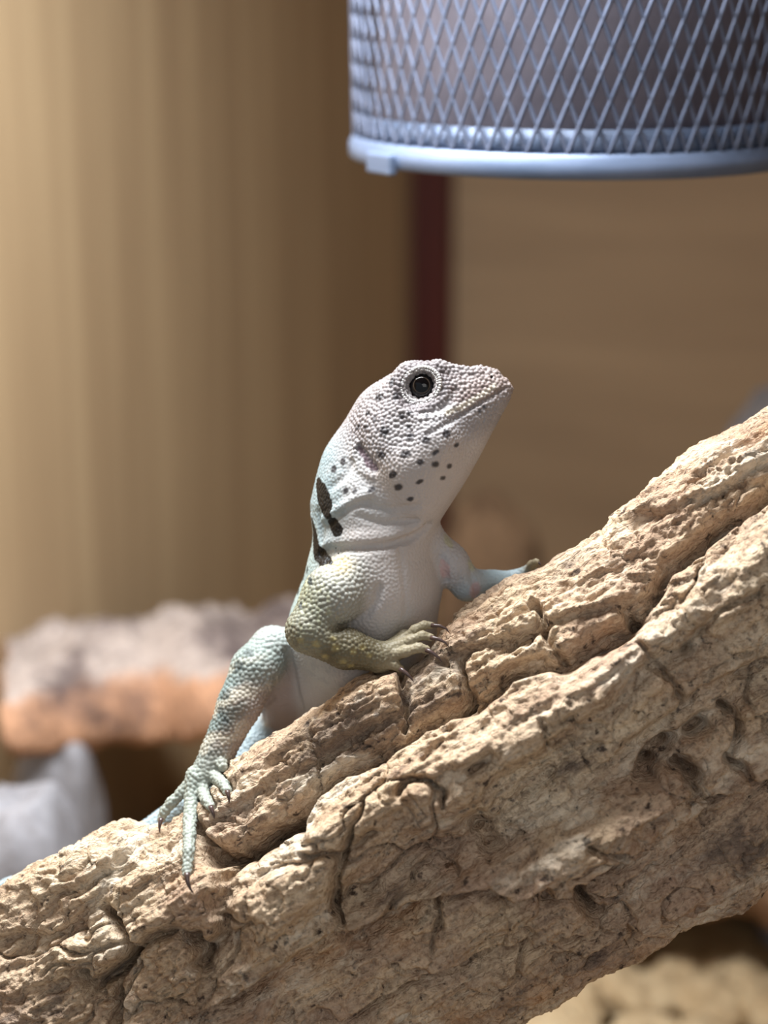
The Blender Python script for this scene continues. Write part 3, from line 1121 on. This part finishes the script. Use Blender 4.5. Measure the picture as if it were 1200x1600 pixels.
spots([(474, 902, 5, 10, 20), (466, 924, 4, 9, 20), (480, 890, 4, 6), (459, 940, 4, 7), (484, 908, 4, 8, 20), (470, 946, 3, 6)], S(52, 60, 62), 2, 0.9)
spots([(494, 1006, 6, 5), (525, 1012, 6, 5), (552, 1018, 4, 4), (508, 1026, 5, 4), (536, 1034, 5, 4), (566, 1012, 4, 3), (578, 1024, 4, 3), (470, 1000, 5, 4), (520, 998, 4, 3), (548, 1040, 4, 3)], S(172, 158, 104), 4, 0.6)
spots([(372, 1040, 10, 8), (352, 1086, 9, 8), (346, 1110, 7, 7), (388, 1020, 8, 6), (352, 1126, 6, 6)], S(56, 66, 66), 4, 0.75)
spots([(700, 846, 5, 12, 30), (736, 884, 5, 10, 20)], S(178, 178, 130), 4, 0.5)
spots([(695, 890, 8, 16, 10), (742, 922, 8, 14, 0)], S(206, 164, 160), 5, 0.6)
# coarse scales on limbs and cheek, fine on chest and throat
coarse = np.clip(W['upper_arm'] + W['knee'] + 0.9 * W['shin'] + 0.8 * W['tail'] + W['far_upper_arm'] * .5 + isH * (sstep(-110, -40, hb) * 0.9 + sstep(20, 80, ha) * .3) + W['fore_arm'] * .7 + W['foot'] + W['toe'] * .9, 0, 1)
gap = np.clip(isH * sstep(-150, -80, hb + .3 * ha) * 0.8 + 0.35 + 0.3 * W['fore_arm'] + 0.3 * ua + 0.3 * W['knee'] + .3 * W['shin'] - 0.15 * W['chest'], 0, 1)
# bead scales: evenly spread points on the skin, every vertex knows how far it is from its nearest one
srad = 5.6 * coarse + 4.3 * (1 - coarse) + 1.3 * np.clip(W['knee'] + 0.5 * W['upper_arm'], 0, 1)
kd = KDTree(len(LV))
lvl = LV.tolist()
for i, c in enumerate(lvl):
    kd.insert(c, i)
kd.balance()
alive = bytearray(b'\x01') * len(LV)
order = np.random.RandomState(3).permutation(len(LV)).tolist()
seeds = []
sr = srad.tolist()
for i in order:
    if alive[i]:
        seeds.append(i)
        for _c, j, _d in kd.find_range(lvl[i], sr[i]):
            alive[j] = 0
kd2 = KDTree(len(seeds))
for n_, i in enumerate(seeds):
    kd2.insert(lvl[i], n_)
kd2.balance()
sd = np.array([kd2.find(c)[2] for c in lvl]) / (0.62 * srad)
bead = 1 - np.clip(sd, 0, 1.25) ** 2
relief = 2.2 * (0.35 + 0.45 * coarse) * (0.6 + 0.4 * gap)
LV = LV + LN * (relief * (bead - 0.3))[:, None]
LZ_W = to_world(LV)
base_pt = to_world(P(600, 1060, -40))
liz = bpy.data.objects.new('collared_lizard', None)
liz.empty_display_size = 0.01
COL.objects.link(liz)
liz.location = base_pt
tag(liz, 'pale grey spotted lizard with black collar marks perched on the cork branch', 'lizard')
me = mesh_np('body', LZ_W - base_pt, LQ)
color_attr(me, 'skin', LC * 0.8)
t = NT('lizard_skin')
vo = t.tc.outputs['Object']
hgt = t.noise(vo, 2400, 2, 0.5)
skin = t.attr('skin').outputs['Color']
M_SKIN = t.out(skin, 0.5, t.bump(hgt, 0.00008, 0.6), spec=0.3, sss=(0.12, (0.4, 0.25, 0.2), 0.0012))
add_obj('body', me, M_SKIN, liz)

# claws
t = NT('claw_horn')
M_CLAW = t.out(srgb(70, 54, 50), 0.3, spec=0.5)
for pts, r in CLAWS:
    q = np.array([P(*p) for p in pts])
    fine_p = []
    for i in range(len(q) - 1):
        for s_ in (0, 0.5):
            fine_p.append(q[i] * (1 - s_) + q[i + 1] * s_)
    fine_p.append(q[-1])
    n = len(fine_p)
    rad = [max(0.25, r * (1 - i / (n - 1)) ** 0.7) * PX for i in range(n)]
    add_obj('claw', tube_mesh('claw', [tuple(to_world(p) - base_pt) for p in fine_p], rad, 10), M_CLAW, liz)

# eyes with beaded lids
t = NT('lizard_eye')
sep = t.n('SeparateXYZ'); t.l(t.tc.outputs['Object'], sep.inputs[0])
rad_ = t.math('SQRT', t.math('ADD', t.math('MULTIPLY', sep.outputs[0], sep.outputs[0]), t.math('MULTIPLY', sep.outputs[1], sep.outputs[1])))
fr = t.math('MULTIPLY', rad_, 1 / (25.5 * PX))
col = t.ramp(fr, [(0.0, srgb(4, 4, 6)), (0.44, srgb(5, 5, 7)), (0.48, srgb(70, 60, 52)), (0.53, srgb(24, 22, 24)), (0.75, srgb(20, 18, 20)), (1.0, srgb(14, 12, 14))])
M_EYE = t.out(col, 0.05, spec=0.3)
t = NT('eyelid_beads')
M_LID = t.out(srgb(186, 184, 182), 0.5, t.bump(t.noise(t.tc.outputs['Object'], 4000, 2), 0.00004, 0.5), spec=0.4, sss=(0.1, (0.4, 0.3, 0.25), 0.001))
for sgn in (1, -1):
    ctr_ = HO + sgn * 40 * HC
    nrm = sgn * HC
    X, Y = HA, np.cross(nrm, HA)
    vs, fs = [], []
    nr, ns = 20, 40
    for i in range(nr + 1):
        th = math.pi * i / nr
        for j in range(ns):
            ph = 2 * math.pi * j / ns
            vs.append((25.5 * PX * math.sin(th) * math.cos(ph), 25.5 * PX * math.sin(th) * math.sin(ph), 25.5 * PX * math.cos(th)))
    for i in range(nr):
        for j in range(ns):
            j2 = (j + 1) % ns
            fs.append((i * ns + j, (i + 1) * ns + j, (i + 1) * ns + j2, i * ns + j2))
    eo = add_obj('eye', mesh_np('eye', vs, fs), M_EYE, liz)
    tw = lambda d: d[0] * RIGHT + d[1] * UP + d[2] * FWD
    mw = Matrix.Identity(4)
    gz = nrm + 0.06 * HA
    gz = gz / np.linalg.norm(gz)
    gx_ = HA - gz * HA.dot(gz); gx_ /= np.linalg.norm(gx_)
    gy_ = np.cross(gz, gx_)
    cols = [tw(gx_), tw(gy_), tw(gz)]
    if np.dot(np.cross(cols[0], cols[1]), cols[2]) < 0:
        cols[1] = -cols[1]
    off = to_world(ctr_) - base_pt
    for i in range(3):
        for j in range(3):
            mw[i][j] = cols[j][i]
        mw[i][3] = off[i]
    eo.matrix_local = mw
    # lid: two rows of bead scales around the opening, one mesh
    vs, fs = [], []
    for row, (R_, zz, rb, cnt_) in enumerate(((23.4, 63.6, 2.2, 52), (27.4, 63.6, 3.2, 44))):
        for b in range(cnt_):
            ph = 2 * math.pi * (b + 0.5 * row) / cnt_
            cpt = HO + nrm * zz + HA * (R_ * 1.12 * math.cos(ph)) + HB * (R_ * math.sin(ph))
            s0 = len(vs)
            for i in range(6):
                th = math.pi * i / 5
                for j in range(8):
                    ps = 2 * math.pi * j / 8
                    d_ = np.array([math.sin(th) * math.cos(ps), math.sin(th) * math.sin(ps), math.cos(th)])
                    vs.append(to_world(cpt + d_ * rb) - base_pt)
            for i in range(5):
                for j in range(8):
                    j2 = (j + 1) % 8
                    fs.append((s0 + i * 8 + j, s0 + (i + 1) * 8 + j, s0 + (i + 1) * 8 + j2, s0 + i * 8 + j2))
    lo_ = add_obj('eyelid', mesh_np('eyelid', np.array(vs), fs), M_LID, liz)
    lo_['label'] = 'white beaded eyelid ring'
#REST#
# ------------------------------------------------------------------ wire mesh lamp guard
t = NT('galvanised_wire')
nn = t.noise(t.tc.outputs['Object'], 160, 4, 0.6)
M_WIRE = t.out(t.ramp(nn, [(0.3, srgb(78, 87, 108)), (0.7, srgb(106, 115, 138))]), 0.5, metal=0.3, spec=0.5)
t = NT('galvanised_band')
nn = t.noise(t.mapping((40, 40, 200)), 1.0, 4, 0.6)
M_BAND = t.out(t.ramp(nn, [(0.3, srgb(84, 99, 124)), (0.7, srgb(106, 120, 146))]), 0.45, metal=0.25, spec=0.5)
G_R, G_Z0, G_Z1 = 0.0515, 0.2662, CEIL
G_C = np.array([0.0445, 0.4034 + G_R])
guard = bpy.data.objects.new('lamp_guard', None)
COL.objects.link(guard)
guard.empty_display_size = 0.01
guard.location = (G_C[0], G_C[1], G_Z0)
tag(guard, 'round blue-grey wire mesh lamp guard hanging above the lizard', 'lamp guard')
GH = G_Z1 - G_Z0
NSTR, DH = 76, 0.0108                       # strands each way, height of one diamond


def strand(a0, sgn, z0, z1, r0, nseg, vs, fs, w=0.00052, th=0.00035):
    dphi = 2 * math.pi / NSTR
    s0 = len(vs)
    for i in range(nseg + 1):
        z = z0 + (z1 - z0) * i / nseg
        a = a0 + sgn * dphi * z / DH
        r = r0 * (1 + 0.055 * z / GH) + (0.00005 if sgn > 0 else -0.00005)
        rad = np.array([math.cos(a), math.sin(a), 0])
        tan = np.array([-math.sin(a), math.cos(a), 0])
        for o, ww in ((th, 0), (0, w), (-th, 0), (0, -w)):
            vs.append(rad * (r + o) + tan * ww + np.array([0, 0, z]))
    for i in range(nseg):
        for k in range(4):
            k2 = (k + 1) % 4
            fs.append((s0 + i * 4 + k, s0 + i * 4 + k2, s0 + i * 4 + 4 + k2, s0 + i * 4 + 4 + k))


vs, fs = [], []
for k in range(NSTR):
    for sgn in (1, -1):
        strand(2 * math.pi * k / NSTR, sgn, 0.003, GH - 0.002, G_R, 60, vs, fs)
add_obj('wire_mesh', mesh_np('wire_mesh', np.array(vs), fs), M_WIRE, guard)
# flat wire floor of the guard
vs, fs = [], []
for sgn in (1, -1):
    for k in range(-30, 31):
        off = k * 0.0034
        if abs(off) >= G_R * 0.97:
            continue
        half = math.sqrt(G_R ** 2 - off ** 2)
        ang = sgn * math.radians(33)
        d = np.array([math.cos(ang), math.sin(ang), 0]); nrm = np.array([-math.sin(ang), math.cos(ang), 0])
        s0 = len(vs)
        for e_ in (-half, half):
            for o in (nrm * 0.0005, np.array([0, 0, .0004]), -nrm * 0.0005, np.array([0, 0, -.0004])):
                vs.append(d * e_ + nrm * off + o + np.array([0, 0, 0.0035 + 0.0004 * sgn]))
        for q in range(4):
            q2 = (q + 1) % 4
            fs.append((s0 + q, s0 + q2, s0 + 4 + q2, s0 + 4 + q))
add_obj('floor_mesh', mesh_np('floor_mesh', np.array(vs), fs), M_BAND, guard)


def lathe(name, prof, mat, parent, seg=96, closed=True):
    vs, fs = [], []
    n = len(prof)
    for j in range(seg):
        a = 2 * math.pi * j / seg
        for r, z in prof:
            vs.append((r * math.cos(a), r * math.sin(a), z))
    for j in range(seg):
        j2 = (j + 1) % seg
        for i in range(n if closed else n - 1):
            i2 = (i + 1) % n
            fs.append((j * n + i, j2 * n + i, j2 * n + i2, j * n + i2))
    return add_obj(name, mesh_np(name, vs, fs), mat, parent)


lathe('rim_band', [(G_R + .0006, 0.0), (G_R + .0012, .0006), (G_R + .0012, .0036), (G_R + .0006, .0042), (G_R + .0005, .0052), (G_R - .0004, .0054), (G_R - .0006, .0006), (G_R - .0002, 0.0)], M_BAND, guard)
lathe('bottom_ring', [(G_R + .0002, .0026), (G_R - .0075, .0030), (G_R - .0075, .0024), (G_R + .0002, .0020)], M_BAND, guard)
lathe('top_flange', [(G_R * 1.05, GH - .004), (G_R * 1.2, GH - .003), (G_R * 1.2, GH), (G_R * 1.05, GH)], M_BAND, guard)
lathe('collar', [(G_R - .0008, .004), (G_R - .0008, .0102), (G_R - .0014, .0102), (G_R - .0014, .004)], M_BAND, guard)
t = NT('matte_reflector')
M_REFL = t.out(t.ramp(t.noise(t.tc.outputs['Object'], 60, 4, 0.6), [(0.3, srgb(92, 88, 98)), (0.7, srgb(114, 109, 119))]), 0.7, spec=0.3)
lathe('reflector', [(.0470, .0085), (.0475, .0095), (.041, .08), (.02, .13), (.02, GH), (.018, GH), (.018, .13), (.0395, .08), (.0462, .0085)], M_REFL, guard)
# catch on the rim
av = math.radians(-90 - 58)
vs = [(x, y, z) for z in (-.0012, .0034) for x, y in ((-.005, 0), (.005, 0), (.005, .0022), (-.005, .0022))]
fs = [(0, 3, 2, 1), (4, 5, 6, 7), (0, 1, 5, 4), (1, 2, 6, 5), (2, 3, 7, 6), (3, 0, 4, 7)]
lt = add_obj('catch', mesh_np('catch', vs, fs, False), M_BAND, guard)
lt.location = ((G_R + .0005) * math.cos(av), (G_R + .0005) * math.sin(av), 0)
lt.rotation_euler = (0, 0, av - math.pi / 2)
bv = lt.modifiers.new('bevel', 'BEVEL'); bv.width = 0.0006; bv.segments = 2

# ------------------------------------------------------------------ background bark, stones, chips
def bark_mat(name, pale, mid, dark):
    t = NT(name)
    g = t.noise(t.mapping((30, 30, 40)), 1.0, 6, 0.65)
    f = t.noise(t.tc.outputs['Object'], 300, 4, 0.7)
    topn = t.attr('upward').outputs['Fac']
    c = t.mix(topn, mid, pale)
    c = t.mix(t.ramp(g, [(0.47, 0.0), (0.6, 0.85)]), c, dark)
    c = t.mix(t.ramp(f, [(0.35, 0.4), (0.55, 0.0)]), c, np.array(dark) * 0.8)
    return t.out(c, 0.9, t.bump(f, 0.0015, 0.8), spec=0.15)


M_BARK_W = bark_mat('weathered_orange_bark', srgb(172, 158, 150), srgb(190, 146, 116), srgb(78, 66, 66))
M_BARK_D = bark_mat('dull_brown_bark', srgb(168, 140, 112), srgb(140, 108, 80), srgb(80, 62, 50))
t = NT('pale_grey_stone')
g = t.noise(t.tc.outputs['Object'], 45, 6, 0.6)
f = t.noise(t.tc.outputs['Object'], 260, 4, 0.7)
M_STONE = t.out(t.mix(t.ramp(f, [(0.35, 0.35), (0.6, 0.0)]), t.ramp(g, [(0.3, srgb(112, 110, 114)), (0.7, srgb(164, 164, 170))]), srgb(110, 106, 108)), 0.85, t.bump(f, 0.001, 0.6), spec=0.2)


def bark_slab(name, loc, rotz, pitch, L, Wd, thick, arch, mat, seed, label, roll=0.0, n=90, m=50):
    s, tt2 = np.meshgrid(np.linspace(-1, 1, n), np.linspace(-1, 1, m), indexing='ij')
    s, tt2 = s.ravel(), tt2.ravel()
    wv = 1 + 0.16 * noise3(np.c_[s * 3.1, np.sign(tt2) * 2, 0 * s], seed)
    x, y = s * L / 2 * (1 + 0.08 * noise3(np.c_[tt2 * 2.4, np.sign(s), 0 * s], seed + 1)), tt2 * Wd / 2 * wv
    mid = -arch * tt2 ** 2
    p0 = np.c_[x, y, mid]
    e_ = np.clip(1 - np.maximum(np.abs(s) ** 8, np.abs(tt2) ** 8), 0, 1) ** 0.5
    th = thick * (0.55 + 0.45 * e_) * (1 + 0.25 * noise3(p0 * 60, seed + 2))
    d = 0.004 * fbm(p0 * np.array([40, 90, 90]), 4, seed + 3) + 0.002 * fbm(p0 * 260, 2, seed + 4)
    top = np.c_[x, y, mid + th / 2 + d]
    bot = np.c_[x, y, mid - th / 2 + 0.6 * d]
    v = np.concatenate([top, bot])
    idx = np.arange(n * m).reshape(n, m)
    q = np.stack([idx[:-1, :-1], idx[1:, :-1], idx[1:, 1:], idx[:-1, 1:]], -1).reshape(-1, 4)
    per = np.concatenate([idx[:, 0], idx[-1, 1:], idx[-2::-1, -1], idx[0, -2:0:-1]])
    o_ = n * m
    side = np.stack([per, per + o_, np.roll(per, -1) + o_, np.roll(per, -1)], -1)
    me = mesh_np(name, v, np.concatenate([q, q[:, ::-1] + o_, side]))
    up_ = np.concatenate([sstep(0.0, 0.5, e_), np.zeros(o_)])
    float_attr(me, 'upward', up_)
    o = add_obj(name, me, mat)
    o.location = loc
    o.rotation_euler = (pitch, roll, rotz)
    return tag(o, label, 'bark')


def stone(name, loc, size, mat, seed, label, cat, group=None, rotz=0.0, n=40, rough=0.09, tilt=0.0):
    th, ph = np.meshgrid(np.linspace(0, math.pi, n), np.linspace(0, 2 * math.pi, 2 * n, endpoint=False), indexing='ij')
    d = np.stack([np.sin(th) * np.cos(ph), np.sin(th) * np.sin(ph), np.cos(th)], -1).reshape(-1, 3)
    d = d / (np.abs(d) ** 2.6).sum(-1, keepdims=True) ** (1 / 2.6)
    r = 1 + rough * fbm(d * 1.7 + seed, 4, seed)
    v = d * r[:, None] * np.array(size)
    idx = np.arange(n * 2 * n).reshape(n, 2 * n)
    q = np.stack([idx[:-1], idx[1:], np.roll(idx[1:], -1, 1), np.roll(idx[:-1], -1, 1)], -1).reshape(-1, 4)
    me = mesh_np(name, v, q)
    float_attr(me, 'upward', np.full(len(v), 0.5))
    o = add_obj(name, me, mat)
    o.location = loc
    o.rotation_euler = (tilt, 0, rotz)
    return tag(o, label, cat, group)


def ground(px, py):
    """point of the ground plane under a pixel"""
    k = (800 - py) / FPX
    D = 0.31 / (math.sin(PITCH) - k * math.cos(PITCH))
    return WD(px, py, D)


p = WD(215, 1098, 0.575)
bark_slab('bark_slab', (p[0] + .008, p[1] + 0.060, p[2] - 0.010), math.radians(14), math.radians(-21), 0.125, 0.14, 0.026, 0.012, M_BARK_W, 201,
          'weathered grey and orange bark slab raised over a dark hollow by the pale wall')
p = WD(12, 1296, 0.50)
stone('grey_stone', (p[0], p[1], p[2] * 0.5 + 0.002), (0.021, 0.024, p[2] * 0.5 + 0.008), M_STONE, 211, 'large pale grey stone beside the raised weathered bark slab', 'stone')
p = WD(78, 1172, 0.56)
stone('grey_stone', (p[0], p[1] + .01, p[2] * 0.5), (0.014, 0.014, p[2] * 0.5 + 0.006), M_STONE, 217, 'small pale stone propping the weathered bark slab', 'stone')
p = WD(430, 1200, 0.62)
stone('grey_stone', (p[0], p[1], 0.04), (0.02, 0.02, 0.046), M_STONE, 223, 'grey stone under the weathered bark slab behind the hind leg', 'stone')
p = WD(765, 850, 0.82)
stone('bark_stump', (p[0], p[1], 0.042), (0.022, 0.016, 0.048), M_BARK_D, 229, 'dull brown bark stump standing before the back wall', 'bark')
p = WD(1240, 668, 0.62)
stone('grey_stone', (p[0], p[1], p[2] * 0.5), (0.028, 0.024, p[2] * 0.5 + .006), M_STONE, 233, 'tall pale grey stone rising behind the top of the cork branch', 'stone', rough=0.1)
p = WD(1060, 1405, 0.60)
bark_slab('bark_slab', (p[0], p[1] + 0.06, p[2] + 0.024), math.radians(-20), math.radians(4), 0.13, 0.14, 0.016, 0.014, M_BARK_D, 241,
          'dull brown bark slab over a dark gap beneath the cork branch')
p = WD(1215, 1415, 0.64)
stone('grey_stone', (p[0] + .004, p[1], p[2] * 0.5), (0.011, 0.014, p[2] * 0.5 + 0.006), M_STONE, 251, 'pale stone at the end of the dull brown bark slab', 'stone')
t = NT('cream_bark_chip')
g = t.noise(t.tc.outputs['Object'], 120, 5, 0.6)
M_CHIP = t.out(t.ramp(g, [(0.3, srgb(186, 160, 124)), (0.7, srgb(226, 206, 170))]), 0.9, t.bump(g, 0.002, 0.6), spec=0.15)
chips = [(900, 1592), (960, 1570), (1010, 1590), (1060, 1562), (1110, 1596), (1150, 1566), (870, 1640), (1000, 1650), (1100, 1660), (1190, 1600)]
for i, (x, y) in enumerate(chips):
    p = ground(x, y)
    stone('bark_chip', (p[0], p[1], 0.006), (0.010 + 0.004 * random.random(), 0.007 + 0.003 * random.random(), 0.006), M_CHIP, 301 + 7 * i,
          'cream bark chip lying on the sandy ground under the cork branch', 'bark chip', 'bark chips on the sand', random.random() * 3, 18, 0.3)
